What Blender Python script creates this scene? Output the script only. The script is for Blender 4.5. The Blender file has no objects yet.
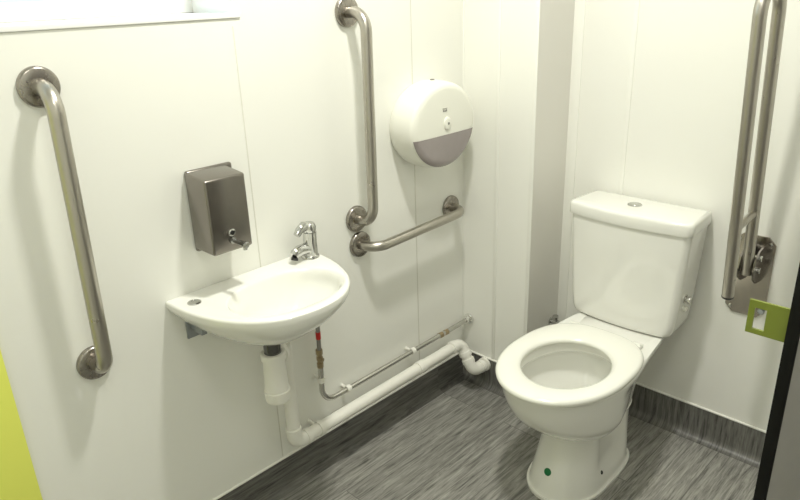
import bpy, bmesh, math
from mathutils import Vector, Matrix

sc = bpy.context.scene
COL = sc.collection
PI = math.pi

# ------------------------------------------------------------------ materials
def new_mat(name):
    m = bpy.data.materials.new(name)
    m.use_nodes = True
    return m, m.node_tree.nodes, m.node_tree.links, m.node_tree.nodes['Principled BSDF']

def plain(name, col, rough=0.5, metal=0.0, coat=0.0, noise=0.03, nscale=12.0, bump=0.0, bscale=300.0, spec=0.5):
    m, n, l, b = new_mat(name)
    tc = n.new('ShaderNodeTexCoord')
    nz = n.new('ShaderNodeTexNoise'); nz.inputs['Scale'].default_value = nscale
    nz.inputs['Detail'].default_value = 4
    l.new(tc.outputs['Object'], nz.inputs['Vector'])
    mx = n.new('ShaderNodeMix'); mx.data_type = 'RGBA'
    mx.inputs[6].default_value = (*[max(0, c*(1-noise)) for c in col], 1)
    mx.inputs[7].default_value = (*[min(1, c*(1+noise)) for c in col], 1)
    l.new(nz.outputs['Fac'], mx.inputs[0])
    l.new(mx.outputs[2], b.inputs['Base Color'])
    b.inputs['Roughness'].default_value = rough
    b.inputs['Metallic'].default_value = metal
    b.inputs['Specular IOR Level'].default_value = spec
    b.inputs['Coat Weight'].default_value = coat
    b.inputs['Coat Roughness'].default_value = 0.05
    if bump:
        n2 = n.new('ShaderNodeTexNoise'); n2.inputs['Scale'].default_value = bscale
        l.new(tc.outputs['Object'], n2.inputs['Vector'])
        bp = n.new('ShaderNodeBump'); bp.inputs['Strength'].default_value = bump
        bp.inputs['Distance'].default_value = 0.001
        l.new(n2.outputs['Fac'], bp.inputs['Height'])
        l.new(bp.outputs['Normal'], b.inputs['Normal'])
    return m

def brushed(name, col, rough=0.28, scale=(900, 900, 25), aniso=0.0):
    m, n, l, b = new_mat(name)
    tc = n.new('ShaderNodeTexCoord')
    mp = n.new('ShaderNodeMapping'); mp.inputs['Scale'].default_value = scale
    l.new(tc.outputs['Object'], mp.inputs['Vector'])
    nz = n.new('ShaderNodeTexNoise'); nz.inputs['Scale'].default_value = 1.0
    nz.inputs['Detail'].default_value = 3
    l.new(mp.outputs['Vector'], nz.inputs['Vector'])
    mr = n.new('ShaderNodeMapRange')
    mr.inputs['To Min'].default_value = rough*0.75; mr.inputs['To Max'].default_value = rough*1.3
    l.new(nz.outputs['Fac'], mr.inputs['Value'])
    l.new(mr.outputs['Result'], b.inputs['Roughness'])
    b.inputs['Base Color'].default_value = (*col, 1)
    b.inputs['Metallic'].default_value = 1.0
    return m

def vinyl(name, along, across, dark=1.0, planks=True):
    """grey wood-look vinyl; 'along' and 'across' are the world axes (0,1,2) of the grain and the plank rows."""
    m, n, l, b = new_mat(name)
    ge = n.new('ShaderNodeNewGeometry')
    sp = n.new('ShaderNodeSeparateXYZ'); l.new(ge.outputs['Position'], sp.inputs[0])
    cb = n.new('ShaderNodeCombineXYZ')
    l.new(sp.outputs[along], cb.inputs[0]); l.new(sp.outputs[across], cb.inputs[1])
    br = n.new('ShaderNodeTexBrick')
    br.offset = 0.37; br.squash = 1.0
    br.inputs['Scale'].default_value = 1.0
    br.inputs['Brick Width'].default_value = 0.95
    br.inputs['Row Height'].default_value = 0.152
    br.inputs['Mortar Size'].default_value = 0.0012 if planks else 0.0
    br.inputs['Mortar Smooth'].default_value = 0.3
    br.inputs['Bias'].default_value = 0.0
    br.inputs['Color1'].default_value = (0.0, 0.0, 0.0, 1)
    br.inputs['Color2'].default_value = (1, 1, 1, 1)
    br.inputs['Mortar'].default_value = (0.3, 0.3, 0.3, 1)
    l.new(cb.outputs[0], br.inputs['Vector'])
    # per-plank shift of the grain
    ad = n.new('ShaderNodeVectorMath'); ad.operation = 'MULTIPLY_ADD'
    l.new(br.outputs['Color'], ad.inputs[0]); ad.inputs[1].default_value = (3.1, 7.7, 1.3)
    l.new(cb.outputs[0], ad.inputs[2])
    mp = n.new('ShaderNodeMapping'); mp.inputs['Scale'].default_value = (7.0, 58.0, 1)
    l.new(ad.outputs[0], mp.inputs['Vector'])
    g1 = n.new('ShaderNodeTexNoise'); g1.inputs['Scale'].default_value = 1.0
    g1.inputs['Detail'].default_value = 7; g1.inputs['Roughness'].default_value = 0.7
    g1.inputs['Distortion'].default_value = 1.4
    l.new(mp.outputs[0], g1.inputs['Vector'])
    mp2 = n.new('ShaderNodeMapping'); mp2.inputs['Scale'].default_value = (1.5, 9.0, 1)
    l.new(ad.outputs[0], mp2.inputs['Vector'])
    wv = n.new('ShaderNodeTexWave'); wv.wave_type = 'BANDS'; wv.bands_direction = 'Y'
    wv.inputs['Scale'].default_value = 1.3; wv.inputs['Distortion'].default_value = 9.0
    wv.inputs['Detail'].default_value = 3.0; wv.inputs['Detail Scale'].default_value = 1.1
    l.new(mp2.outputs[0], wv.inputs['Vector'])
    mp3 = n.new('ShaderNodeMapping'); mp3.inputs['Scale'].default_value = (14.0, 260.0, 1)
    l.new(ad.outputs[0], mp3.inputs['Vector'])
    g3 = n.new('ShaderNodeTexNoise'); g3.inputs['Scale'].default_value = 1.0
    g3.inputs['Detail'].default_value = 3
    l.new(mp3.outputs[0], g3.inputs['Vector'])
    mA = n.new('ShaderNodeMix'); mA.data_type = 'FLOAT'; mA.inputs[0].default_value = 0.10
    l.new(g1.outputs['Fac'], mA.inputs[2]); l.new(wv.outputs['Fac'], mA.inputs[3])
    mB = n.new('ShaderNodeMix'); mB.data_type = 'FLOAT'; mB.inputs[0].default_value = 0.38
    l.new(mA.outputs[0], mB.inputs[2]); l.new(g3.outputs['Fac'], mB.inputs[3])
    rp = n.new('ShaderNodeValToRGB')
    e = rp.color_ramp.elements
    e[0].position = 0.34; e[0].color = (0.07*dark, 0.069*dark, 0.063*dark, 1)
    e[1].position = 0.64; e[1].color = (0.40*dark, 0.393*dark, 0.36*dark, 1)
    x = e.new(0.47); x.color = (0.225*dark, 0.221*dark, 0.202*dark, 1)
    l.new(mB.outputs[0], rp.inputs['Fac'])
    # plank tone
    tn = n.new('ShaderNodeMapRange'); tn.inputs['To Min'].default_value = 0.82; tn.inputs['To Max'].default_value = 1.14
    l.new(br.outputs['Color'], tn.inputs['Value'])
    mu = n.new('ShaderNodeMix'); mu.data_type = 'RGBA'; mu.blend_type = 'MULTIPLY'; mu.inputs[0].default_value = 1.0
    l.new(rp.outputs['Color'], mu.inputs[6]); l.new(tn.outputs['Result'], mu.inputs[7])
    md = n.new('ShaderNodeMix'); md.data_type = 'RGBA'
    l.new(br.outputs['Fac'], md.inputs[0]); l.new(mu.outputs[2], md.inputs[6])
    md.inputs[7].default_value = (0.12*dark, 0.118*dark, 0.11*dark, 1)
    l.new(md.outputs[2], b.inputs['Base Color'])
    b.inputs['Roughness'].default_value = 0.42
    bp = n.new('ShaderNodeBump'); bp.inputs['Strength'].default_value = 0.25; bp.inputs['Distance'].default_value = 0.001
    l.new(mB.outputs[0], bp.inputs['Height']); l.new(bp.outputs['Normal'], b.inputs['Normal'])
    return m

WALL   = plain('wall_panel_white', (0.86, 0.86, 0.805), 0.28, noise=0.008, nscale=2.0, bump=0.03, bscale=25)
TRIM   = plain('white_pvc_trim', (0.90, 0.90, 0.845), 0.25, noise=0.01)
SEAM   = plain('panel_seam', (0.68, 0.67, 0.60), 0.4, noise=0.02)
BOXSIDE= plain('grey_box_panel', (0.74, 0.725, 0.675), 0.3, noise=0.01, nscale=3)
CEIL   = plain('ceiling_white', (0.9, 0.9, 0.87), 0.8, noise=0.02)
DGREY  = plain('grey_laminate', (0.30, 0.288, 0.275), 0.45, noise=0.05, nscale=60, bump=0.08, bscale=400)
BLACK  = plain('black_edge', (0.004, 0.004, 0.0042), 0.6, noise=0.1, spec=0.15)
FRONT  = plain('front_wall_grey', (0.84, 0.84, 0.80), 0.5, noise=0.02)
LIME   = plain('lime_laminate', (0.85, 0.90, 0.17), 0.35, noise=0.02)
LATCH  = plain('lime_latch_shaded', (0.175, 0.215, 0.02), 0.4, noise=0.03)  # lime taken down to olive: shade on the plate is put into the colour
FLOOR  = vinyl('grey_wood_vinyl', 1, 0)
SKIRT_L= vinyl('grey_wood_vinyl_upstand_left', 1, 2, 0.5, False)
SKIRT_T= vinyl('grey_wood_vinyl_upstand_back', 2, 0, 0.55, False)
STEEL  = brushed('brushed_steel', (0.47, 0.445, 0.40), 0.30, (40, 40, 40))
STEELF = brushed('flange_steel', (0.34, 0.315, 0.285), 0.26, (40, 40, 40))  # bar steel darkened: dark surroundings it reflects are put into the colour
STEELD = brushed('brushed_steel_dark', (0.27, 0.25, 0.228), 0.22, (30, 60, 60))  # base darkened to stand in for dark reflections on the soap dispenser
PLATE  = brushed('polished_plate', (0.50, 0.46, 0.42), 0.2, (30, 30, 30))
CHROME = plain('chrome', (0.58, 0.58, 0.565), 0.07, metal=1.0, noise=0.01)
BCHROME= plain('bright_chrome', (0.82, 0.82, 0.80), 0.1, metal=1.0, noise=0.02)
MCHROME= plain('grey_chrome', (0.36, 0.36, 0.35), 0.12, metal=1.0, noise=0.03)
DCHROME= plain('dark_chrome', (0.16, 0.16, 0.16), 0.15, metal=1.0, noise=0.05)
BRASS  = plain('dull_brass_fitting', (0.42, 0.34, 0.22), 0.3, metal=1.0, noise=0.08)
BRAID  = brushed('braided_hose', (0.33, 0.32, 0.30), 0.4, (500, 500, 500))
PIPEC  = brushed('plated_pipe', (0.60, 0.59, 0.56), 0.2, (200, 200, 200))
CERAM  = plain('white_ceramic', (0.85, 0.85, 0.80), 0.12, coat=0.5, noise=0.006)
SEATM  = plain('white_seat_plastic', (0.87, 0.87, 0.80), 0.2, coat=0.3, noise=0.006)
PLASTIC= plain('white_plastic', (0.84, 0.84, 0.76), 0.3, noise=0.01)
PIPEW  = plain('white_waste_pipe', (0.83, 0.82, 0.76), 0.35, noise=0.015)
SMOKE  = plain('smoky_plastic', (0.30, 0.265, 0.262), 0.2, noise=0.06, nscale=40, coat=0.4)
GREYMK = plain('grey_mark', (0.22, 0.21, 0.19), 0.5)
DARKH  = plain('dark_hole', (0.01, 0.01, 0.01), 0.6)
RED    = plain('red_band', (0.55, 0.02, 0.015), 0.4)
GREEN  = plain('green_dot', (0.0, 0.16, 0.045), 0.4)
UPVC   = plain('white_upvc', (0.9, 0.9, 0.88), 0.25, noise=0.005)
BRKT   = plain('grey_bracket', (0.30, 0.32, 0.33), 0.4, metal=0.4)
RUBBER = plain('black_rubber', (0.03, 0.03, 0.03), 0.5)

def glass_mat():
    m = bpy.data.materials.new('obscured_glass'); m.use_nodes = True
    n, l = m.node_tree.nodes, m.node_tree.links
    n.remove(n['Principled BSDF'])
    out = n['Material Output']
    tr = n.new('ShaderNodeBsdfTransparent'); tr.inputs[0].default_value = (0.9, 0.95, 0.97, 1)
    ts = n.new('ShaderNodeBsdfTranslucent'); ts.inputs[0].default_value = (0.75, 0.78, 0.78, 1)
    gl = n.new('ShaderNodeBsdfGlossy'); gl.inputs['Roughness'].default_value = 0.15
    m1 = n.new('ShaderNodeMixShader'); m1.inputs[0].default_value = 0.5
    l.new(tr.outputs[0], m1.inputs[1]); l.new(ts.outputs[0], m1.inputs[2])
    m2 = n.new('ShaderNodeMixShader'); m2.inputs[0].default_value = 0.06
    l.new(m1.outputs[0], m2.inputs[1]); l.new(gl.outputs[0], m2.inputs[2])
    l.new(m2.outputs[0], out.inputs['Surface'])
    return m
GLASS = glass_mat()

# ------------------------------------------------------------------ helpers
def obj(name, bm, mat, parent=None, smooth=40, kind=None, label=None, loc=None):
    """link a bmesh as ONE mesh object; coordinates in bm are world (parent's are subtracted)."""
    bmesh.ops.remove_doubles(bm, verts=bm.verts, dist=1e-6)
    bmesh.ops.recalc_face_normals(bm, faces=bm.faces)
    if parent is not None:
        off = world_loc(parent)
        bmesh.ops.translate(bm, verts=bm.verts, vec=-off)
    elif loc is not None:
        bmesh.ops.translate(bm, verts=bm.verts, vec=-Vector(loc))
    if smooth:
        a = math.radians(smooth)
        for f in bm.faces: f.smooth = True
        for e in bm.edges:
            if len(e.link_faces) == 2:
                if e.calc_face_angle(0) > a: e.smooth = False
            else:
                e.smooth = False
    me = bpy.data.meshes.new(name)
    bm.to_mesh(me); bm.free()
    me.materials.append(mat)
    o = bpy.data.objects.new(name, me)
    COL.objects.link(o)
    if parent is not None: o.parent = parent
    elif loc is not None: o.location = loc
    if kind: o['kind'] = kind
    if label: o['label'] = label
    return o

def world_loc(o):
    v = Vector(o.location)
    while o.parent:
        o = o.parent; v += Vector(o.location)
    return v

def thing(name, label, cat, loc, group=None):
    o = bpy.data.objects.new(name, None)
    o.empty_display_size = 0.05
    COL.objects.link(o); o.location = loc
    o['label'] = label; o['category'] = cat
    if group: o['group'] = group
    return o

def tag(o, label, cat, group=None):
    o['label'] = label; o['category'] = cat
    if group: o['group'] = group
    return o

def box(bm, x0, x1, y0, y1, z0, z1, bev=0.0, seg=3):
    b = bmesh.new()
    bmesh.ops.create_cube(b, size=1.0)
    for v in b.verts:
        v.co = Vector(((x0+x1)/2 + v.co.x*(x1-x0), (y0+y1)/2 + v.co.y*(y1-y0), (z0+z1)/2 + v.co.z*(z1-z0)))
    if bev:
        bmesh.ops.bevel(b, geom=list(b.edges), offset=bev, segments=seg, profile=0.5, affect='EDGES')
    merge(bm, b)
    return bm

def merge(bm, b):
    me = bpy.data.meshes.new('tmp'); b.to_mesh(me); b.free()
    bm.from_mesh(me); bpy.data.meshes.remove(me)

def xform(bm, M):
    bmesh.ops.transform(bm, matrix=M, verts=bm.verts)
    return bm

def loft(bm, rings, cap0=True, cap1=True, closed=True):
    vs = [[bm.verts.new(p) for p in r] for r in rings]
    n = len(rings[0])
    for a, b in zip(vs, vs[1:]):
        for i in range(n if closed else n-1):
            j = (i+1) % n
            bm.faces.new((a[i], a[j], b[j], b[i]))
    if cap0: bm.faces.new(list(reversed(vs[0])))
    if cap1: bm.faces.new(vs[-1])
    return bm

def fillet(pts, rad, seg=8):
    """polyline with rounded corners"""
    pts = [Vector(p) for p in pts]
    if not isinstance(rad, (list, tuple)): rad = [rad]*(len(pts)-2)
    out = [pts[0]]
    for i in range(1, len(pts)-1):
        a, p, b = pts[i-1], pts[i], pts[i+1]
        r = rad[i-1]
        u = (a-p).normalized(); v = (b-p).normalized()
        ang = u.angle(v)
        if r <= 0 or ang > PI-0.02:
            out.append(p); continue
        d = r/math.tan(ang/2)
        d = min(d, (a-p).length*0.499 if i > 1 else (a-p).length*0.98, (b-p).length*0.499 if i < len(pts)-2 else (b-p).length*0.98)
        r = d*math.tan(ang/2)
        c = p + (u+v).normalized()*(r/math.sin(ang/2))
        s = p+u*d; e = p+v*d
        s0 = s-c; e0 = e-c
        tot = s0.angle(e0); ax = s0.cross(e0).normalized()
        for k in range(seg+1):
            out.append(c + Matrix.Rotation(tot*k/seg, 3, ax) @ s0)
    out.append(pts[-1])
    return out

def tube(bm, path, r, seg=20, cap=True):
    path = [Vector(p) for p in path]
    P = [path[0]]
    for p in path[1:]:
        if (p-P[-1]).length > 1e-5: P.append(p)
    path = P
    n = len(path)
    rr = r if isinstance(r, (list, tuple)) else [r]*n
    T = []
    for i in range(n):
        if i == 0: t = path[1]-path[0]
        elif i == n-1: t = path[-1]-path[-2]
        else: t = (path[i]-path[i-1]).normalized()+(path[i+1]-path[i]).normalized()
        T.append(t.normalized())
    up = Vector((0, 0, 1)) if abs(T[0].z) < 0.9 else Vector((1, 0, 0))
    nrm = (up - T[0]*up.dot(T[0])).normalized()
    rings = []
    for i in range(n):
        if i:
            q = T[i-1].rotation_difference(T[i])
            nrm = (q @ nrm); nrm = (nrm - T[i]*nrm.dot(T[i])).normalized()
        bi = T[i].cross(nrm)
        rings.append([path[i] + (nrm*math.cos(2*PI*k/seg)+bi*math.sin(2*PI*k/seg))*rr[i] for k in range(seg)])
    return loft(bm, rings, cap, cap)

def lathe(bm, prof, org, axis, seg=32):
    """prof: list of (distance along axis, radius)"""
    axis = Vector(axis).normalized(); org = Vector(org)
    up = Vector((0, 0, 1)) if abs(axis.z) < 0.9 else Vector((1, 0, 0))
    a = (up-axis*up.dot(axis)).normalized(); b = axis.cross(a)
    rings = [[org+axis*d+(a*math.cos(2*PI*k/seg)+b*math.sin(2*PI*k/seg))*max(r, 1e-4) for k in range(seg)] for d, r in prof]
    return loft(bm, rings)

def prism(bm, pts, vec):
    """extrude polygon pts along vec"""
    vec = Vector(vec)
    return loft(bm, [[Vector(p) for p in pts], [Vector(p)+vec for p in pts]])

def catmull(keys, n):
    """interpolate list of tuples smoothly (first entry is the parameter)"""
    out = []
    m = len(keys)
    for i in range(m-1):
        p0 = keys[max(i-1, 0)]; p1 = keys[i]; p2 = keys[i+1]; p3 = keys[min(i+2, m-1)]
        for k in range(n):
            t = k/n
            out.append(tuple(0.5*((2*b)+(-a+c)*t+(2*a-5*b+4*c-d)*t*t+(-a+3*b-3*c+d)*t**3) for a, b, c, d in zip(p0, p1, p2, p3)))
    out.append(tuple(keys[-1]))
    return out

# ------------------------------------------------------------------ the setting
ROOM_X, ROOM_Y, ROOM_Z = 1.74, -2.35, 2.40
BX, BY = 0.285, -0.20            # boxed-in corner
SK = 0.115                       # height of the coved upstand
S = 'structure'
WY0, WY1, WZ0, WZ1 = -1.95, -1.05, 1.380, 2.0   # window opening

bm = bmesh.new(); box(bm, -0.25, ROOM_X+0.1, ROOM_Y-0.1, 0.1, -0.1, 0.0)
obj('floor', bm, FLOOR, kind=S, smooth=0)
bm = bmesh.new(); box(bm, -0.25, ROOM_X+0.1, ROOM_Y-0.1, 0.1, ROOM_Z, ROOM_Z+0.1)
obj('ceiling', bm, CEIL, kind=S, smooth=0)
bm = bmesh.new()
TH = 0.24
box(bm, -TH, 0, ROOM_Y, 0.1, 0, WZ0-0.0125)
box(bm, -TH, 0, ROOM_Y, 0.1, WZ1, ROOM_Z)
box(bm, -TH, 0, ROOM_Y, WY0, WZ0-0.0125, WZ1)
box(bm, -TH, 0, WY1, 0.1, WZ0-0.0125, WZ1)
obj('wall_left', bm, WALL, kind=S, smooth=0)
bm = bmesh.new(); box(bm, 0, ROOM_X, 0, 0.1, 0, ROOM_Z)
obj('wall_back', bm, WALL, kind=S, smooth=0)
bm = bmesh.new(); box(bm, ROOM_X, ROOM_X+0.1, ROOM_Y, 0.1, 0, ROOM_Z)
obj('wall_right', bm, FRONT, kind=S, smooth=0)
bm = bmesh.new(); box(bm, -0.1, ROOM_X+0.1, ROOM_Y-0.1, ROOM_Y, 0, ROOM_Z)
obj('wall_front', bm, FRONT, kind=S, smooth=0)
# boxing in the corner: its front face and its return face
bm = bmesh.new(); box(bm, 0, BX-0.002, BY, 0, 0, ROOM_Z)
obj('wall_boxing', bm, WALL, kind=S, smooth=0)
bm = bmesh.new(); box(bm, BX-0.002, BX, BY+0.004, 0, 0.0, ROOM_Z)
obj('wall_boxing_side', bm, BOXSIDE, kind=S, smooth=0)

# joint strips and corner trims
def strip(name, x0, x1, y0, y1, z0, z1, bev=0.0008, mat=TRIM):
    b = bmesh.new(); box(b, x0, x1, y0, y1, z0, z1, bev, 2)
    return obj(name, b, mat, kind=S)
strip('trim_1', -0.001, 0.0007, -1.0637, -1.0605, SK, WZ0-0.03, 0.0003, SEAM)
strip('trim_2', -0.001, 0.0007, -0.450, -0.4465, SK, ROOM_Z, 0.0003, SEAM)
strip('trim_3', 0.136, 0.149, BY-0.0025, BY+0.001, SK, ROOM_Z)
strip('trim_4', 0.481, 0.496, -0.0025, 0.001, SK, ROOM_Z)
bm = bmesh.new()                                          # internal corner angle beside the boxing
box(bm, BX-0.001, BX+0.036, -0.003, 0.001, SK, ROOM_Z, 0.001, 2)
obj('trim_5', bm, TRIM, kind=S)
bm = bmesh.new()                                          # external corner angle of the boxing
box(bm, BX-0.012, BX+0.0025, BY-0.0025, BY+0.001, SK, ROOM_Z, 0.001, 2)
obj('trim_6', bm, TRIM, kind=S)
strip('trim_7', -0.001, 0.004, BY-0.004, BY+0.001, SK, ROOM_Z, 0.0015)   # corner bead left wall / boxing

# coved vinyl upstand
def cove(name, p, q, nrm, mat, SK=SK):
    p, q, nrm = Vector(p), Vector(q), Vector(nrm)
    prof = [(0.0, 0.0), (0.03, 0.0), (0.024, 0.0012), (0.016, 0.0048), (0.009, 0.0105), (0.005, 0.018), (0.003, 0.028), (0.003, SK), (0.0, SK)]
    b = bmesh.new()
    def sec(base): return [base+nrm*a+Vector((0, 0, h+0.0004)) for a, h in prof]
    loft(b, [sec(p), sec(q)])
    return obj(name, b, mat, kind=S, smooth=50)
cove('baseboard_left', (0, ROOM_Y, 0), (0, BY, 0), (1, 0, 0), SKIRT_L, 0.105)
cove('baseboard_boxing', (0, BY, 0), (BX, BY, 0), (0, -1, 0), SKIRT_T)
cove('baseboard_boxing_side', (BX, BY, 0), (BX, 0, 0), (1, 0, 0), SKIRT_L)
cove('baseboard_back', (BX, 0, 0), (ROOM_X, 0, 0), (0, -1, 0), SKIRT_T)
# white capping bead on the upstand
strip('trim_8', -0.001, 0.0055, ROOM_Y, BY, 0.105, 0.111, 0.002)
strip('trim_9', 0, BX+0.004, BY-0.0055, BY+0.001, SK, SK+0.006, 0.002)
strip('trim_10', BX, ROOM_X, -0.0055, 0.001, SK, SK+0.006, 0.002)
strip('trim_11', BX-0.001, BX+0.0055, BY, 0, SK, SK+0.006, 0.002)

# window: sill, frame, pane
b = bmesh.new()
box(b, -0.2, 0.0, WY0, WY1, WZ0-0.012, WZ0, 0.0)
box(b, 0.0, 0.004, WY0-0.03, WY1+0.010, WZ0-0.012, WZ0, 0.0015)
win = obj('window_1', b, UPVC, kind=S)
b = bmesh.new()
FX0, FX1 = -0.235, -0.185
box(b, FX0, FX1, WY0, WY1, WZ0, WZ0+0.04, 0.004)
box(b, FX0, FX1, WY0, WY1, WZ1-0.04, WZ1, 0.004)
box(b, FX0, FX1, WY0, WY0+0.045, WZ0+0.038, WZ1-0.038, 0.004)
box(b, FX0, FX1, WY1-0.045, WY1, WZ0+0.038, WZ1-0.038, 0.004)
obj('window_frame', b, UPVC, parent=win)
b = bmesh.new(); box(b, -0.214, -0.208, WY0+0.04, WY1-0.04, WZ0+0.036, WZ1-0.036)
obj('window_pane', b, GLASS, parent=win, smooth=0)
b = bmesh.new()
box(b, -0.185, 0.0, WY1-0.004, WY1, WZ0, WZ1)
box(b, -0.185, 0.0, WY0, WY0+0.004, WZ0, WZ1)
box(b, -0.185, 0.0, WY0, WY1, WZ1-0.004, WZ1)
obj('window_reveal', b, UPVC, parent=win, smooth=0)

# lime panel at the left edge
b = bmesh.new(); box(b, 0.0035, 0.0075, -2.34, -1.702, 0.0315, 1.34, 0.001, 2)
tag(obj('wall_panel', b, LIME, loc=(0.0055, -2.02, 0.0315)), 'bright lime green wall panel at the left edge beyond the long steel grab bar', 'wall panel')

# grey door leaf standing ajar at the right, black core edge, lime latch
E0 = Vector((1.30, -1.285, 0)); ang = math.radians(66)
w = Vector((math.cos(ang), math.sin(ang), 0)); nn = Vector((w.y, -w.x, 0))   # nn: face towards the camera side
L, T = 0.92, 0.013
def leaf(b, s0, s1, t0, t1, z0, z1, bev=0.0):
    c = bmesh.new(); box(c, s0, s1, t0, t1, z0, z1, bev, 2)
    M = Matrix(((w.x, nn.x, 0, E0.x), (w.y, nn.y, 0, E0.y), (0, 0, 1, 0), (0, 0, 0, 1)))
    xform(c, M); merge(b, c); return b
door = obj('door_1', leaf(bmesh.new(), 0.0015, L, 0, T, 0.0, 2.05), DGREY, kind=S, smooth=0, loc=tuple(E0))
obj('edge_strip', leaf(bmesh.new(), -0.0015, 0.0014, -0.0006, T+0.0004, 0.0, 2.05, 0.0006), BLACK, parent=door, label='black edge strip')
# lime latch plate with a slot, behind the black edge (frame of four bars = plate with a rectangular hole)
def latch():
    b = bmesh.new()
    xa, xb, za, zb = 1.2588, 1.325, 1.0655, 1.1035
    ha, hb, hz0, hz1 = 1.2648, 1.2765, 1.0710, 1.0955
    outer = [(xa, za), (xb, za), (xb, zb), (xa, zb)]
    inner = [(ha, hz0), (hb, hz0), (hb, hz1), (ha, hz1)]
    y0, y1 = -1.2775, -1.2745
    V = {}
    for nme, pts in (('o', outer), ('i', inner)):
        for k, (x, z) in enumerate(pts):
            for j, y in enumerate((y0, y1)):
                V[nme, k, j] = b.verts.new((x, y, z))
    for k in range(4):
        m = (k+1) % 4
        for j in (0, 1): b.faces.new((V['o', k, j], V['o', m, j], V['i', m, j], V['i', k, j]))
        b.faces.new((V['o', k, 0], V['o', m, 0], V['o', m, 1], V['o', k, 1]))
        b.faces.new((V['i', k, 0], V['i', m, 0], V['i', m, 1], V['i', k, 1]))
    return b
lt = obj('latch_plate', latch(), LATCH, parent=door, smooth=0, label='lime green latch plate with a slot')
b = bmesh.new(); lathe(b, [(0, 0.0034), (0.002, 0.0034), (0.003, 0.0027), (0.0034, 0.0)], (1.2706, -1.2745, 1.0920), (0, -1, 0), 20)
obj('latch_pin', b, BRKT, parent=lt)

# ------------------------------------------------------------------ grab rails
def flange(parent, org, axis):
    b = bmesh.new()
    lathe(b, [(0.0, 0.040), (0.007, 0.040), (0.010, 0.0385), (0.012, 0.035), (0.0125, 0.020), (0.0125, 0.0)], org, axis, 40)
    return obj('flange', b, STEELF, parent=parent)
def grab_rail(label, a, c, x=0.071, r=0.0155):
    t = thing('grab_rail', label, 'grab rail', (0, (a[0]+c[0])/2, (a[1]+c[1])/2), 'wall-fixed steel grab rails')
    A, B = Vector((0, *a)), Vector((0, *c))
    X = Vector((x, 0, 0))
    b = bmesh.new()
    tube(b, fillet([A+Vector((0.004, 0, 0)), A+X, B+X, B+Vector((0.004, 0, 0))], 0.050, 10), r, 28)
    obj('bar', b, STEEL, parent=t)
    flange(t, A+Vector((0.0005, 0, 0)), (1, 0, 0)); flange(t, B+Vector((0.0005, 0, 0)), (1, 0, 0))
    return t
grab_rail('long upright steel grab bar left of the soap dispenser beside the lime green panel', (-1.518, 1.264), (-1.529, 0.652), r=0.0166)
grab_rail('long upright steel grab bar between the tap and the toilet paper dispenser', (-0.704, 1.366), (-0.713, 0.780), x=0.078)
grab_rail('short level steel grab bar below the round toilet paper dispenser', (-0.705, 0.696), (-0.275, 0.708))

# ------------------------------------------------------------------ soap dispenser
t = thing('soap_dispenser', 'boxy brushed steel soap dispenser on the wall above the washbasin', 'soap dispenser', (0, -1.184, 0.94))
b = bmesh.new(); box(b, 0.0, 0.014, -1.243, -1.118, 0.835, 1.037, 0.006, 4); obj('back_plate', b, STEELD, parent=t)
b = bmesh.new(); box(b, 0.010, 0.097, -1.2465, -1.138, 0.8445, 1.0275, 0.006, 4)
for v in b.verts:
    if v.co.z > 1.0: v.co.z += 0.008*max(0, (0.097-v.co.x)/0.087)
obj('body', b, STEELD, parent=t)
b = bmesh.new(); lathe(b, [(0, 0.0095), (0.003, 0.0095), (0.004, 0.0082), (0.0035, 0.0062), (0.0015, 0.006), (0.0014, 0.0)], (0.0968, -1.193, 0.892), (1, 0, 0), 28)
sg = obj('sight_ring', b, CHROME, parent=t, label='chrome ring around the dark sight hole')
b = bmesh.new(); lathe(b, [(0, 0.0058), (0.0022, 0.0056), (0.0026, 0.0)], (0.0968, -1.193, 0.892), (1, 0, 0), 20); obj('sight_hole', b, DARKH, parent=sg)
b = bmesh.new()
lathe(b, [(0, 0.009), (0.004, 0.009), (0.005, 0.005), (0.022, 0.0048), (0.024, 0.0066), (0.040, 0.0066), (0.0425, 0.0082), (0.048, 0.0082), (0.050, 0.007), (0.0502, 0.0)], (0.0968, -1.193, 0.873), (1, 0.16, -0.1), 24)
nz = obj('valve', b, MCHROME, parent=t, label='chrome push valve')
b = bmesh.new(); tube(b, fillet([(0.136, -1.1865, 0.869), (0.138, -1.1862, 0.856)], 0), 0.0052, 14); obj('nozzle', b, CHROME, parent=nz)

# ------------------------------------------------------------------ toilet paper dispenser
PC = Vector((0.0, -0.413, 1.023)); PR = 0.134
PD = 0.105
def dome(off=0.0, rmax=None, nr=56):
    prof = [(0.0, PR-0.008), (0.010, PR-0.003), (0.03, PR), (0.06, PR), (0.083, PR-0.003)]
    for k in range(1, 9):
        a = PI/2*k/8
        prof.append((0.083+0.020*math.sin(a), PR-0.003-0.024+0.024*math.cos(a)))
    prof += [(0.1045, 0.07), (0.1052, 0.03), (0.1055, 0.0)]
    return [(x+off, max(r+(off if r > 0.09 else 0), 0)) for x, r in prof]
def widen(b):
    for v in b.verts: v.co.y = PC.y+(v.co.y-PC.y)*1.13
t = thing('toilet_paper_dispenser', 'round white plastic toilet paper dispenser with smoky lower window', 'paper dispenser', tuple(PC))
b = bmesh.new(); lathe(b, dome(), PC+Vector((0.001, 0, 0)), (1, 0, 0), 72); widen(b); obj('housing', b, PLASTIC, parent=t)
b = bmesh.new(); lathe(b, [p for p in dome(0.0012) if p[0] > 0.0940], PC+Vector((0.001, 0, 0)), (1, 0, 0), 96); widen(b)
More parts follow.
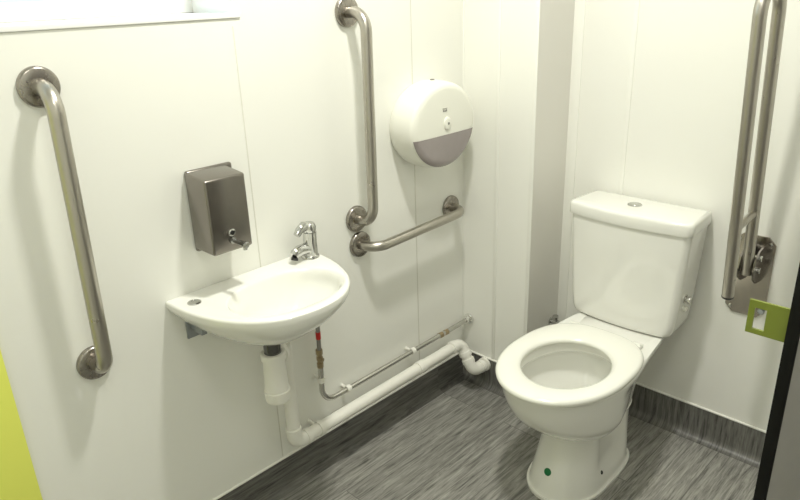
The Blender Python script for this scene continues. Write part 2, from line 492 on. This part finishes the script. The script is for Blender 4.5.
# keep only the part of the front below a slightly sagging line
zc = PC.z-0.027
bmesh.ops.bisect_plane(b, geom=b.verts[:]+b.edges[:]+b.faces[:], plane_co=(0, PC.y, zc), plane_no=(0, 0.0, 1), clear_outer=True)
bmesh.ops.delete(b, geom=[f for f in b.faces if f.normal.x < 0 and abs(f.normal.x) > 0.99], context='FACES')
obj('paper_window', b, SMOKE, parent=t, label='smoky grey crescent window')
b = bmesh.new()
loft(b, [[(0.1055+h, PC.y+0.002+s*0.0155*math.cos(2*PI*k/32), PC.z+0.007+s*0.020*math.sin(2*PI*k/32)) for k in range(32)] for h, s in ((0, 1), (0.004, 1), (0.0055, 0.9), (0.006, 0.7))])
lk = obj('lock_button', b, PLASTIC, parent=t)
b = bmesh.new(); lathe(b, [(0, 0.004), (0.001, 0.004), (0.001, 0)], (0.1114, PC.y+0.004, PC.z+0.007), (1, 0, 0), 16); obj('keyhole', b, GREYMK, parent=lk)
b = bmesh.new()
for k, (dy, h) in enumerate(((-0.0085, 0.006), (-0.003, 0.004), (0.002, 0.004), (0.0065, 0.006))):
    box(b, 0.1058, 0.1072, PC.y-0.008+dy, PC.y-0.008+dy+0.0032, PC.z+0.044, PC.z+0.044+h, 0.0004, 1)
box(b, 0.1058, 0.1072, PC.y-0.018, PC.y+0.003, PC.z+0.0525, PC.z+0.0542, 0.0003, 1)
obj('maker_mark', b, GREYMK, parent=t, label='small grey moulded mark')
b = bmesh.new(); lathe(b, [(0, 0.007), (0.004, 0.007), (0.005, 0.0)], (0.05, PC.y, PC.z+PR-0.0015), (0, 0, 1), 16); obj('lid_catch', b, GREYMK, parent=t)

# ------------------------------------------------------------------ washbasin
BC = -1.116; RZ = 0.735
t = thing('washbasin', 'small white ceramic washbasin hung on the left wall', 'washbasin', (0, BC, RZ))
def dshape(hw, dep, n=64, e=2.25, x0=0.0, cy=BC, back=0.012):
    """half super-ellipse against the wall, closed along the wall"""
    pts = []
    for k in range(n):
        a = PI*k/(n-1)
        c, s = math.cos(a), math.sin(a)
        pts.append((x0+dep*abs(s)**(2/e), cy+hw*math.copysign(abs(c)**(2/e), c)))
    for k in range(1, n//2):
        f = k/(n//2)
        pts.append((x0, cy-hw+2*hw*f))
    return pts
def basin():
    b = bmesh.new(); n = 64
    rings = []
    # outside from the bottom up: (z, half width, depth, centre y)
    keys = [(0.602, 0.030, 0.170, -1.148, 0.105), (0.610, 0.062, 0.195, -1.146, 0.07), (0.626, 0.106, 0.228, -1.140, 0.02), (0.648, 0.146, 0.262, -1.134, 0.003), (0.673, 0.181, 0.290, -1.126, 0.001),
            (0.696, 0.207, 0.308, -1.119, 0.001), (0.714, 0.223, 0.315, BC, 0.001), (0.728, 0.2245, 0.316, BC, 0.001)]
    ks = catmull(keys, 4)
    for z, hw, dep, cy, x0 in ks:
        rings.append([(x, y, z) for x, y in dshape(hw, dep-x0, n, 2.25, x0, cy)])
    for z, ins in ((0.7315, 0.0015), (0.7335, 0.005), (0.734, 0.009)):
        rings.append([(x, y, z) for x, y in dshape(0.2245-ins, 0.316-ins, n, 2.25, 0.001, BC)])
    # bowl opening: an ellipse offset from the wall, matched ring by ring
    m = len(rings[0])
    def ell(z, a, c, cx, cy, e=2.3):
        r = []
        for k in range(m):
            # follow the angle of the outer outline point
            ox, oy, _ = rings[-1][k] if False else OUT[k]
            an = math.atan2(oy-cy, ox-cx)
            C, S_ = math.cos(an), math.sin(an)
            q = (abs(C/c)**e+abs(S_/a)**e)**(-1/e)
            r.append((cx+q*C, cy+q*S_, z))
        return r
    OUT = rings[-1]
    inn = [(0.7335, 0.160, 0.110, 0.176, -1.106), (0.7305, 0.155, 0.106, 0.176, -1.106), (0.720, 0.149, 0.099, 0.173, -1.106), (0.690, 0.136, 0.084, 0.165, -1.10), (0.655, 0.112, 0.068, 0.155, -1.11), (0.630, 0.080, 0.047, 0.145, -1.115), (0.617, 0.045, 0.028, 0.140, -1.135), (0.612, 0.018, 0.015, 0.137, -1.143)]
    for z, a, c, cx, cy in catmull(inn, 4):
        rings.append(ell(z, a, c, cx, cy, 2.2))
    loft(b, rings)
    return b
obj('bowl', basin(), CERAM, parent=t, smooth=50)
b = bmesh.new(); lathe(b, [(0, 0.0165), (0.002, 0.0165), (0.0035, 0.0145), (0.0036, 0.011), (0.0024, 0.010), (0.0024, 0.0)], (0.062, -1.297, 0.7337), (0, 0, 1), 28)
obj('tap_hole_cover', b, CHROME, parent=t, label='chrome disc covering the spare tap hole')
b = bmesh.new(); lathe(b, [(0, 0.02), (0.004, 0.02), (0.005, 0.016), (0.004, 0.0)], (0.137, -1.143, 0.610), (0, 0, 1), 24)
obj('plug_hole', b, CHROME, parent=t, label='chrome plug hole')
b = bmesh.new()
box(b, 0.0008, 0.006, -1.300, -1.265, 0.616, 0.665, 0.001, 2); box(b, 0.004, 0.060, -1.290, -1.274, 0.640, 0.668, 0.002, 2)
obj('bracket', b, BRKT, parent=t, label='grey steel bracket under the basin')

# tap
TB = Vector((0.044, -0.927, 0.7335))
t = thing('basin_tap', 'chrome mixer tap on the right end of the washbasin', 'tap', tuple(TB))
d = Vector((0.16, -0.98, 0)).normalized()
b = bmesh.new(); lathe(b, [(0, 0.0255), (0.004, 0.0255), (0.008, 0.0235), (0.010, 0.021), (0.012, 0.0)], TB, (0, 0, 1), 32); obj('base', b, CHROME, parent=t)
b = bmesh.new(); lathe(b, [(0.008, 0.0215), (0.020, 0.021), (0.045, 0.0190), (0.066, 0.0185), (0.074, 0.019), (0.0745, 0.0)], TB, (0.04, 0.03, 1), 32); obj('body', b, CHROME, parent=t)
b = bmesh.new()
tube(b, [TB+d*0.004+Vector((0, 0, 0.024)), TB+d*0.022+Vector((0, 0, 0.030)), TB+d*0.040+Vector((0, 0, 0.032)), TB+d*0.056+Vector((0, 0, 0.029)), TB+d*0.064+Vector((0, 0, 0.024))], [0.0175, 0.0168, 0.0155, 0.0140, 0.0125], 20)
sp = obj('spout', b, CHROME, parent=t)
b = bmesh.new(); lathe(b, [(0, 0.0095), (0.008, 0.0095), (0.008, 0)], TB+d*0.060+Vector((0, 0, 0.019)), d*0.35+Vector((0, 0, -1)), 18); obj('aerator', b, RUBBER, parent=sp)
b = bmesh.new()
lathe(b, [(0, 0.0172), (0.006, 0.0190), (0.016, 0.0185), (0.024, 0.0145), (0.027, 0.008), (0.0275, 0.0)], TB+Vector((0.003, 0.002, 0.076)), (0.08, -0.08, 1), 32)
tube(b, [TB+Vector((0.003, 0.002, 0.088)), TB+d*0.018+Vector((0, 0, 0.094)), TB+d*0.034+Vector((0, 0, 0.088)), TB+d*0.046+Vector((0, 0, 0.077))], [0.015, 0.014, 0.0115, 0.0095], 18)
obj('lever', b, CHROME, parent=t)

# ------------------------------------------------------------------ bottle trap and waste pipe
t = thing('bottle_trap', 'white plastic bottle trap under the washbasin', 'trap', (0.136, -1.143, 0.41))
tx, ty = 0.136, -1.143
b = bmesh.new(); lathe(b, [(0.0, 0.020), (0.004, 0.022), (0.012, 0.0225), (0.0556, 0.0225), (0.0556, 0)], (tx, ty, 0.546), (0, 0, 1), 28)
obj('tailpiece', b, DCHROME, parent=t, label='dark chrome waste tail')
b = bmesh.new(); lathe(b, [(0, 0.029), (0.002, 0.0325), (0.018, 0.0325), (0.021, 0.029), (0.021, 0)], (tx, ty, 0.540), (0, 0, 1), 28)
obj('collar_nut', b, PIPEW, parent=t)
b = bmesh.new(); lathe(b, [(0, 0.0), (0.0, 0.026), (0.004, 0.0315), (0.012, 0.033), (0.024, 0.033), (0.025, 0.0345), (0.034, 0.0345), (0.035, 0.0315), (0.11, 0.0285), (0.124, 0.0275), (0.126, 0.025), (0.126, 0)], (tx, ty, 0.416), (0, 0, 1), 36)
obj('cup', b, PIPEW, parent=t)
b = bmesh.new()
tube(b, [(tx-0.012, ty+0.014, 0.528), (tx-0.046, ty+0.058, 0.528)], 0.0185, 20)
lathe(b, [(0, 0.027), (0.016, 0.027), (0.016, 0)], (tx-0.026, ty+0.033, 0.528), (-1, 1.27, 0), 24)
obj('outlet', b, PIPEW, parent=t)

WX, WY, WZ = 0.055, -1.051, 0.184
t = thing('waste_pipe', 'white plastic waste pipe running low along the left wall', 'pipe', (WX, WY, WZ))
pr = 0.0195
b = bmesh.new(); tube(b, fillet([(WX+0.020, WY-0.018, 0.528), (WX, WY, 0.523), (WX, WY, WZ+0.03)], 0.03, 8), pr, 24); obj('upright_pipe', b, PIPEW, parent=t)
def elbow(pts, r, rad, parent, seg=8):
    b = bmesh.new(); P = fillet(pts, rad, seg); tube(b, P, r, 24)
    for a, c in ((P[0], P[1]), (P[-1], P[-2])):
        dd = (c-a).normalized(); lathe(b, [(0, r), (0.0008, r+0.0022), (0.016, r+0.0022), (0.017, r)], a, dd, 24)
    return obj('elbow', b, PIPEW, parent=parent)
elbow([(WX, WY, WZ+0.055), (WX, WY, WZ), (WX, WY+0.055, WZ)], 0.0215, 0.03, t)
yE = -0.318
b = bmesh.new(); tube(b, [(WX, WY+0.045, WZ), (WX, yE+0.01, WZ+0.010)], pr, 24); obj('level_pipe', b, PIPEW, parent=t)
b = bmesh.new(); lathe(b, [(0, pr), (0.001, pr+0.003), (0.034, pr+0.003), (0.035, pr)], (WX, -0.52, WZ+0.0073), (0, 1, 0), 24); obj('coupling', b, PIPEW, parent=t)
e1 = Vector((WX, yE+0.035, WZ+0.010)); e2 = Vector((0.110, -0.278, 0.092)); e3 = Vector((0.110, BY-0.004, 0.092))
m1 = e1.lerp(e2, 0.45); m2 = e1.lerp(e2, 0.55)
elbow([(WX, yE-0.02, WZ+0.010), e1, m1], 0.0215, 0.03, t)
b = bmesh.new(); tube(b, [e1.lerp(e2, 0.35), e1.lerp(e2, 0.7)], pr, 24); obj('drop_pipe', b, PIPEW, parent=t)
elbow([m2, e2, (0.110, -0.222, 0.092)], 0.0215, 0.028, t)
b = bmesh.new(); tube(b, [(0.110, -0.240, 0.092), e3], pr, 24); lathe(b, [(0, 0.026), (0.01, 0.026), (0.012, 0.0225), (0.012, 0)], (0.110, BY-0.0045, 0.092), (0, -1, 0), 24)
obj('wall_socket', b, PIPEW, parent=t)

# hot/cold feed
SX, SY, SZ = 0.032, -0.918, 0.244
t = thing('water_supply_pipe', 'thin plated water pipe with braided hose and valve below the tap', 'pipe', (SX, SY, SZ))
b = bmesh.new(); tube(b, fillet([(0.040, -0.932, 0.655), (0.042, -0.926, 0.60), (0.040, -0.920, 0.50), (SX+0.003, SY, 0.427)], 0.05, 6), 0.0065, 14); hs = obj('hose', b, BRAID, parent=t)
b = bmesh.new(); tube(b, [(0.0394, -0.9202, 0.494), (0.0375, -0.9188, 0.470)], 0.0075, 14); obj('red_band', b, RED, parent=hs, label='red band on the hose')
b = bmesh.new()
lathe(b, [(0, 0.0), (0, 0.010), (0.016, 0.010), (0.017, 0.0075), (0.024, 0.0075), (0.025, 0.010), (0.036, 0.010), (0.037, 0.0075), (0.043, 0.0075), (0.044, 0.0105), (0.060, 0.0105), (0.060, 0)], (SX+0.002, SY, 0.372), (0, 0, 1), 8)
vv = obj('isolating_valve', b, BRASS, parent=t, smooth=30, label='brass isolating valve')
b = bmesh.new(); lathe(b, [(0, 0.006), (0.013, 0.006), (0.014, 0.004), (0.014, 0)], (SX+0.002, SY, 0.400), (1, 0.2, 0), 14); obj('valve_screw', b, BRASS, parent=vv)
b = bmesh.new(); tube(b, fillet([(SX+0.002, SY, 0.376), (SX, SY, SZ), (SX, BY-0.003, SZ+0.012)], 0.05, 10), 0.0085, 18); obj('pipe', b, PIPEC, parent=t)
b = bmesh.new(); lathe(b, [(0, 0.0), (0, 0.011), (0.016, 0.011), (0.017, 0.0085), (0.028, 0.0085), (0.029, 0.011), (0.045, 0.011), (0.045, 0)], (SX, -0.375, SZ+0.009), (0, 1, 0), 6); obj('compression_fitting', b, BRASS, parent=t, smooth=20)
b = bmesh.new(); lathe(b, [(0, 0.0), (0, 0.0125), (0.016, 0.0125), (0.018, 0.019), (0.022, 0.0205), (0.026, 0.0205), (0.028, 0.0)], (SX, BY-0.029, SZ+0.012), (0, 1, 0), 24); obj('wall_flange', b, BCHROME, parent=t)

# pipe clips
def pipe_clip(label, c, ax, r, wallx=0.0):
    """c: pipe centre; ax: pipe direction; a C-shaped clip on a short stem from the left wall"""
    c = Vector(c); ax = Vector(ax).normalized()
    t = thing('pipe_clip', label, 'pipe clip', (0.0, c.y, c.z), 'white pipe clips on the left wall')
    out = Vector((1, 0, 0)); sd = ax.cross(out).normalized()
    b = bmesh.new(); hw = 0.0075
    def pt(a, rad): return c + (out*math.cos(a)+sd*math.sin(a))*rad
    rings = []
    for k in range(33):
        a = -PI*0.86+2*PI*0.86*k/32
        rings.append([pt(a, r)+ax*hw, pt(a, r+0.003)+ax*hw, pt(a, r+0.003)-ax*hw, pt(a, r)-ax*hw])
    loft(b, rings); obj('ring', b, PIPEW, parent=t, smooth=45)
    b = bmesh.new()
    p0 = Vector((0.0006, c.y, c.z)); L0 = c.x-r-0.001
    lathe(b, [(0, 0.008), (0.002, 0.008), (0.003, 0.005), (L0, 0.005), (L0, 0)], p0, (1, 0, 0), 16); obj('stem', b, PIPEW, parent=t)
    return t
pipe_clip('white clip holding the upright plated pipe below the brass valve', (SX+0.001, SY, 0.328), (0, 0, 1), 0.0088)
pipe_clip('white clip on the plated pipe just after its bend', (SX, -0.815, SZ+0.002), (0, 1, 0), 0.0088)
pipe_clip('white clip on the plated pipe halfway along the wall', (SX, -0.515, SZ+0.007), (0, 1, 0), 0.0088)
pipe_clip('wide white clip around the waste pipe next to its first elbow', (WX, -0.955, WZ+0.001), (0, 1, 0), 0.0197)

# ------------------------------------------------------------------ toilet
TX = 0.607
def W(X, D, z): return Vector((TX+X, -D, z))
t = thing('toilet', 'white close-coupled toilet with open seat and no lid', 'toilet', (TX, -0.35, 0))
N = 96
def egg(Db, Df, Dc, Wd, ef=2.0, eb=2.6, n=N):
    """closed outline: local (X, D); Dc is where the shape is widest"""
    r = []
    for k in range(n):
        a = 2*PI*k/n
        c, s = math.cos(a), math.sin(a)
        e = ef if s >= 0 else eb
        X = Wd*math.copysign(abs(c)**(2/e), c)
        D = Dc+((Df-Dc) if s >= 0 else (Dc-Db))*math.copysign(abs(s)**(2/e), s)
        r.append((X, D))
    return r
def sst(a, b, x):
    u = min(max((x-a)/(b-a), 0), 1); return u*u*(3-2*u)
def pan():
    b = bmesh.new()
    #  z, back, front, widest, halfwidth, back exponent
    keys = [(0.000, 0.200, 0.590, 0.44, 0.115, 4.0), (0.010, 0.200, 0.590, 0.44, 0.115, 4.0), (0.013, 0.208, 0.583, 0.44, 0.108, 4.0), (0.05, 0.208, 0.570, 0.43, 0.104, 4.0),
            (0.10, 0.205, 0.550, 0.42, 0.098, 4.0), (0.15, 0.20, 0.531, 0.41, 0.093, 4.0), (0.185, 0.195, 0.522, 0.41, 0.092, 4.0), (0.197, 0.19, 0.525, 0.41, 0.095, 4.0),
            (0.204, 0.18, 0.540, 0.42, 0.106, 3.8), (0.214, 0.16, 0.560, 0.43, 0.122, 3.6), (0.24, 0.12, 0.600, 0.44, 0.145, 3.4), (0.28, 0.07, 0.645, 0.45, 0.163, 3.4),
            (0.33, 0.035, 0.676, 0.455, 0.169, 3.4), (0.37, 0.025, 0.690, 0.46, 0.171, 3.4), (0.392, 0.02, 0.695, 0.46, 0.172, 3.4), (0.399, 0.021, 0.692, 0.46, 0.170, 3.4), (0.402, 0.026, 0.686, 0.46, 0.165, 3.4)]
    rings = []
    for z, db, df, dc, wd, eb in catmull(keys, 5):
        ring = []
        for X, D in egg(db, df, dc, wd, 2.1, eb):
            # trapway recess pressed into each flank
            g = sst(0.27, 0.33, D)*(1-sst(0.38, 0.48, D))*sst(0.03, 0.09, z)*(1-sst(0.18, 0.215, z))
            X *= 1-0.20*g
            # platform under the cistern is narrower than the bowl
            if z > 0.2:
                k = 1-sst(0.20, 0.47, D)
                top = sst(0.355, 0.388, z)
                rt = min(1.0, (0.094+0.060*top)/wd)
                X *= 1-(1-rt)*k
                X -= 0.008*k*top
            ring.append(W(X+0.008*(1-sst(0.19, 0.25, z)), D, z))
        rings.append(ring)
    inn = [(0.402, 0.145, 0.195, 0.47), (0.399, 0.130, 0.170, 0.475), (0.390, 0.126, 0.165, 0.478), (0.365, 0.127, 0.166, 0.478), (0.356, 0.138, 0.178, 0.478), (0.345, 0.138, 0.178, 0.478), (0.30, 0.122, 0.160, 0.47), (0.24, 0.085, 0.118, 0.44), (0.19, 0.05, 0.075, 0.40), (0.17, 0.02, 0.03, 0.39)]
    for z, a, c, dc in catmull(inn, 3):
        rings.append([W(a*math.cos(2*PI*k/N), dc+c*math.sin(2*PI*k/N), z) for k in range(N)])
    loft(b, rings)
    return b
pn = obj('pan', pan(), CERAM, parent=t, smooth=55)
from mathutils.bvhtree import BVHTree
_bb = pan(); bmesh.ops.recalc_face_normals(_bb, faces=_bb.faces); _bb.normal_update(); _tree = BVHTree.FromBMesh(_bb); _bb.free()
def on_pan(org, axis):
    ax = Vector(axis).normalized()
    hit, nrm, _, _ = _tree.ray_cast(Vector(org)+ax*0.2, -ax)
    return hit, (nrm if nrm.dot(ax) > 0 else -nrm)
def disc(nm, org, axis, r, h, mat, parent, label=None):
    b = bmesh.new(); lathe(b, [(-0.004, r), (h*0.5, r), (h, r*0.8), (h, 0)], *on_pan(org, axis), 20); return obj(nm, b, mat, parent=parent, label=label)
disc('sticker', W(0.002, 0.5580, 0.080), (0.0, -1, 0.0), 0.0115, 0.002, GREEN, pn, 'green round sticker')
disc('screw_cap', W(0.1015, 0.428, 0.056), (1, 0, 0), 0.006, 0.002, DARKH, pn, 'dark fixing hole')

def seat():
    b = bmesh.new()
    out = egg(0.252, 0.716, 0.482, 0.176, 2.05, 2.7)
    rings = []
    prof = [(0.0, 0.004), (-0.02, 0.007), (-0.03, 0.012), (0.0, 0.017), (0.05, 0.020), (0.14, 0.0218), (0.35, 0.0235), (0.6, 0.0228), (0.8, 0.0208), (0.92, 0.0175), (0.98, 0.0135), (1.0, 0.009), (0.99, 0.005)]
    for s, h in prof:
        ring = []
        for k, (X, D) in enumerate(out):
            ic = (0.003+0.118*math.cos(2*PI*k/N), 0.493+0.141*math.sin(2*PI*k/N)*(1.0))
            ring.append(W(X+(ic[0]-X)*s, D+(ic[1]-D)*s, 0.4055+h))
        rings.append(ring)
    vs = [[b.verts.new(p) for p in r] for r in rings]
    for a, c in zip(vs, vs[1:]+vs[:1]):
        for i in range(N):
            j = (i+1) % N
            b.faces.new((a[i], a[j], c[j], c[i]))
    return b
st = obj('seat', seat(), SEATM, parent=t, smooth=60)
for sx in (-0.110, 0.098):
    b = bmesh.new()
    box(b, TX+sx-0.016, TX+sx+0.016, -0.266, -0.243, 0.4025, 0.415, 0.004, 3)
    tube(b, [(TX+sx-0.013, -0.258, 0.413), (TX+sx+0.013, -0.258, 0.413)], 0.005, 14)
    obj('hinge', b, SEATM, parent=st)

def cist_ring(z, w, db, df, bulge, r=0.02, n=14):
    pts = []
    # back edge left->right at D=db, then round the right front corner, bulging front, left front corner
    pts += [(-w, db), (-w*0.5, db), (0, db), (w*0.5, db), (w, db)]
    for k in range(n+1):
        a = PI/2*k/n
        pts.append((w-r+r*math.cos(a), df-r+r*math.sin(a)))
    m = 24
    for k in range(1, m):
        pts.append(((w-r)*(1-2*k/m), df))
    for k in range(n+1):
        a = PI/2+PI/2*k/n
        pts.append((-w+r+r*math.cos(a), df-r+r*math.sin(a)))
    out = []
    for X, D in pts:
        f = (D-db)/(df-db)
        X *= 1.005+0.048*f
        out.append(W(X-0.0105, D+bulge*(1-(X/w)**2)*f, z))
    return out
b = bmesh.new()
ck = catmull([(0.4035, 0.138, 0.03, 0.154, 0.014), (0.415, 0.155, 0.025, 0.162, 0.015), (0.45, 0.163, 0.022, 0.164, 0.016), (0.55, 0.171, 0.02, 0.163, 0.018), (0.66, 0.177, 0.018, 0.165, 0.02), (0.742, 0.181, 0.016, 0.166, 0.02)], 4)
loft(b, [cist_ring(z, w_, db, df, bu) for z, w_, db, df, bu in ck])
cs = obj('cistern', b, CERAM, parent=t, smooth=50)
b = bmesh.new()
loft(b, [cist_ring(z, 0.1865-i, 0.012+i, 0.172-i, 0.021, 0.016) for z, i in ((0.7425, 0.006), (0.743, 0.001), (0.746, 0.0), (0.772, 0.0), (0.778, 0.0015), (0.7815, 0.005), (0.7825, 0.011))])
ld = obj('cistern_lid', b, CERAM, parent=t, smooth=50)
fc = W(-0.024, 0.094, 0.7823)
b = bmesh.new(); lathe(b, [(0, 0.0215), (0.002, 0.0215), (0.0035, 0.019), (0.0028, 0.0175), (0.0040, 0.0168), (0.0046, 0.0)], fc, (0, 0, 1), 32)
obj('flush_button', b, CHROME, parent=ld, label='chrome round flush button')
b = bmesh.new()
lathe(b, [(0, 0.0), (0, 0.014), (0.006, 0.014), (0.007, 0.010), (0.014, 0.010), (0.015, 0.012), (0.020, 0.012), (0.020, 0)], W(0.163, 0.105, 0.528), (1, 0, -0.05), 18)
obj('inlet_nut', b, PIPEC, parent=cs, label='metal inlet nut on the cistern side')
b = bmesh.new()
lathe(b, [(0, 0.0), (0, 0.009), (0.012, 0.009), (0.014, 0.007), (0.014, 0)], W(0.160, 0.105, 0.496), (1, 0, -0.05), 14)
obj('overflow_cap', b, PLASTIC, parent=cs)

# small chrome valve on the boxing side, behind the toilet
t = thing('isolating_valve', 'small chrome valve on the grey boxing side behind the toilet seat', 'valve', (BX, -0.04, 0.272))
b = bmesh.new(); lathe(b, [(0, 0.0), (0, 0.016), (0.004, 0.016), (0.005, 0.008), (0.012, 0.008), (0.013, 0.0115), (0.030, 0.0115), (0.032, 0.009), (0.032, 0)], (BX+0.0006, -0.045, 0.268), (1, 0, 0), 20); obj('valve_body', b, CHROME, parent=t)
b = bmesh.new(); lathe(b, [(0, 0.0), (0, 0.007), (0.014, 0.007), (0.015, 0.011), (0.022, 0.011), (0.022, 0)], (BX+0.022, -0.045, 0.275), (0, -0.3, 1), 16); obj('valve_outlet', b, CHROME, parent=t)

# ------------------------------------------------------------------ drop-down support rail (raised)
RX = 0.918
t = thing('drop_down_rail', 'raised hinged steel support rail on the wall right of the toilet', 'support rail', (RX, 0, 0.6))
b = bmesh.new()
# plate outline with clipped corners
pw, z0, z1 = 0.055, 0.484, 0.733
cx = 0.910; cc = 0.021
pts = [(cx-pw+cc, z0), (cx+pw-cc, z0), (cx+pw, z0+cc), (cx+pw, z1-cc), (cx+pw-cc, z1), (cx-pw+cc, z1), (cx-pw, z1-cc), (cx-pw, z0+cc)]
prism(b, [(x, -0.0005, z) for x, z in pts], (0, -0.005, 0))
pl = obj('wall_plate', b, PLATE, parent=t, smooth=20)
for x, z in ((cx-pw+0.014, z0+0.018), (cx+pw-0.014, z0+0.018), (cx-pw+0.014, z1-0.018), (cx+pw-0.014, z1-0.018)):
    b = bmesh.new(); lathe(b, [(0, 0.0055), (0.002, 0.005), (0.003, 0.0)], (x, -0.0054, z), (0, -1, 0), 14); obj('screw', b, CHROME, parent=pl)
tr_ = 0.0152
far0, far1 = Vector((RX, -0.203, 0.617)), Vector((RX, -0.295, 1.400))
nr0, nr1 = Vector((RX, -0.068, 0.638)), Vector((RX, -0.164, 1.400))
b = bmesh.new(); tube(b, fillet([nr0, nr1, far1, far0], 0.0655, 14), tr_, 28); obj('loop_tube', b, STEEL, parent=t)
b = bmesh.new()
fd = (far0-far1).normalized()
lathe(b, [(0, 0.0), (0, 0.0156), (0.004, 0.0156), (0.006, 0.014), (0.006, 0)], far0-fd*0.001, fd, 24); obj('end_cap', b, RUBBER, parent=t, label='dark end cap')
b = bmesh.new(); tube(b, [far0.lerp(far1, 0.25), nr0.lerp(nr1, 0.245)], 0.010, 18); obj('brace', b, STEEL, parent=t)
def cheek(x):
    """curved hinge cheek in the plane x = const"""
    b = bmesh.new(); pts = [(-0.0053, 0.600), (-0.050, 0.607), (-0.078, 0.627), (-0.088, 0.655), (-0.078, 0.687), (-0.052, 0.705), (-0.0053, 0.712)]
    prism(b, [(x, y, z) for y, z in pts], (0.005, 0, 0)); return b
obj('hinge_cheek', cheek(RX-0.0225), STEELD, parent=t, smooth=30); obj('hinge_cheek', cheek(RX+0.0175), STEELD, parent=t, smooth=30)
for z, y in ((0.684, -0.050), (0.648, -0.052)):
    b = bmesh.new(); tube(b, [(RX-0.026, y, z), (RX+0.030, y, z)], 0.0065, 16); lathe(b, [(0, 0.0), (0, 0.009), (0.006, 0.009), (0.007, 0.007), (0.007, 0)], (RX+0.0226, y, z), (1, 0, 0), 16); obj('hinge_pin', b, CHROME, parent=t)

# ------------------------------------------------------------------ light
def area(name, loc, size, power, col, rot=(0, 0, 0), shape='DISK', size_y=None):
    ld = bpy.data.lights.new(name, 'AREA'); ld.shape = shape; ld.size = size; ld.energy = power; ld.color = col
    if size_y: ld.size_y = size_y
    o = bpy.data.objects.new(name, ld); o.location = loc; o.rotation_euler = rot; COL.objects.link(o); return o
area('ceiling_lamp', (0.63, -0.96, ROOM_Z-0.02), 0.15, 22.5, (1.0, 0.985, 0.905))
area('doorway_lamp', (1.30, -1.70, ROOM_Z-0.02), 0.4, 6.0, (1.0, 0.985, 0.91))

wd = bpy.data.worlds.new('World'); sc.world = wd; wd.use_nodes = True
bg = wd.node_tree.nodes['Background']; bg.inputs[0].default_value = (0.68, 0.89, 1.0, 1); bg.inputs[1].default_value = 2.4

# ------------------------------------------------------------------ camera
f, yaw, pitch, roll = 673.2, -0.780940517, 0.370246129, -0.0351033
fw = Vector((math.sin(yaw)*math.cos(pitch), math.cos(yaw)*math.cos(pitch), -math.sin(pitch)))
r0 = Vector((math.cos(yaw), -math.sin(yaw), 0)); u0 = r0.cross(fw)
r1 = r0*math.cos(roll)+u0*math.sin(roll); u1 = -r0*math.sin(roll)+u0*math.cos(roll)
cam = bpy.data.cameras.new('camera'); co = bpy.data.objects.new('camera', cam); COL.objects.link(co)
cam.sensor_fit = 'HORIZONTAL'; cam.sensor_width = 36.0; cam.lens = 36.0*f/800.0; cam.clip_start = 0.02
M = Matrix((r1, u1, -fw)).transposed().to_4x4(); M.translation = Vector((1.447, -1.988, 1.42))
co.matrix_world = M
sc.camera = co
sc.view_settings.view_transform = 'Standard'; sc.view_settings.look = 'None'
sc.view_settings.gamma = 1.0; sc.view_settings.use_curve_mapping = False
sc.view_settings.exposure = -0.04
sc.cycles.use_denoising = True
sc.cycles.max_bounces = 12; sc.cycles.diffuse_bounces = 6
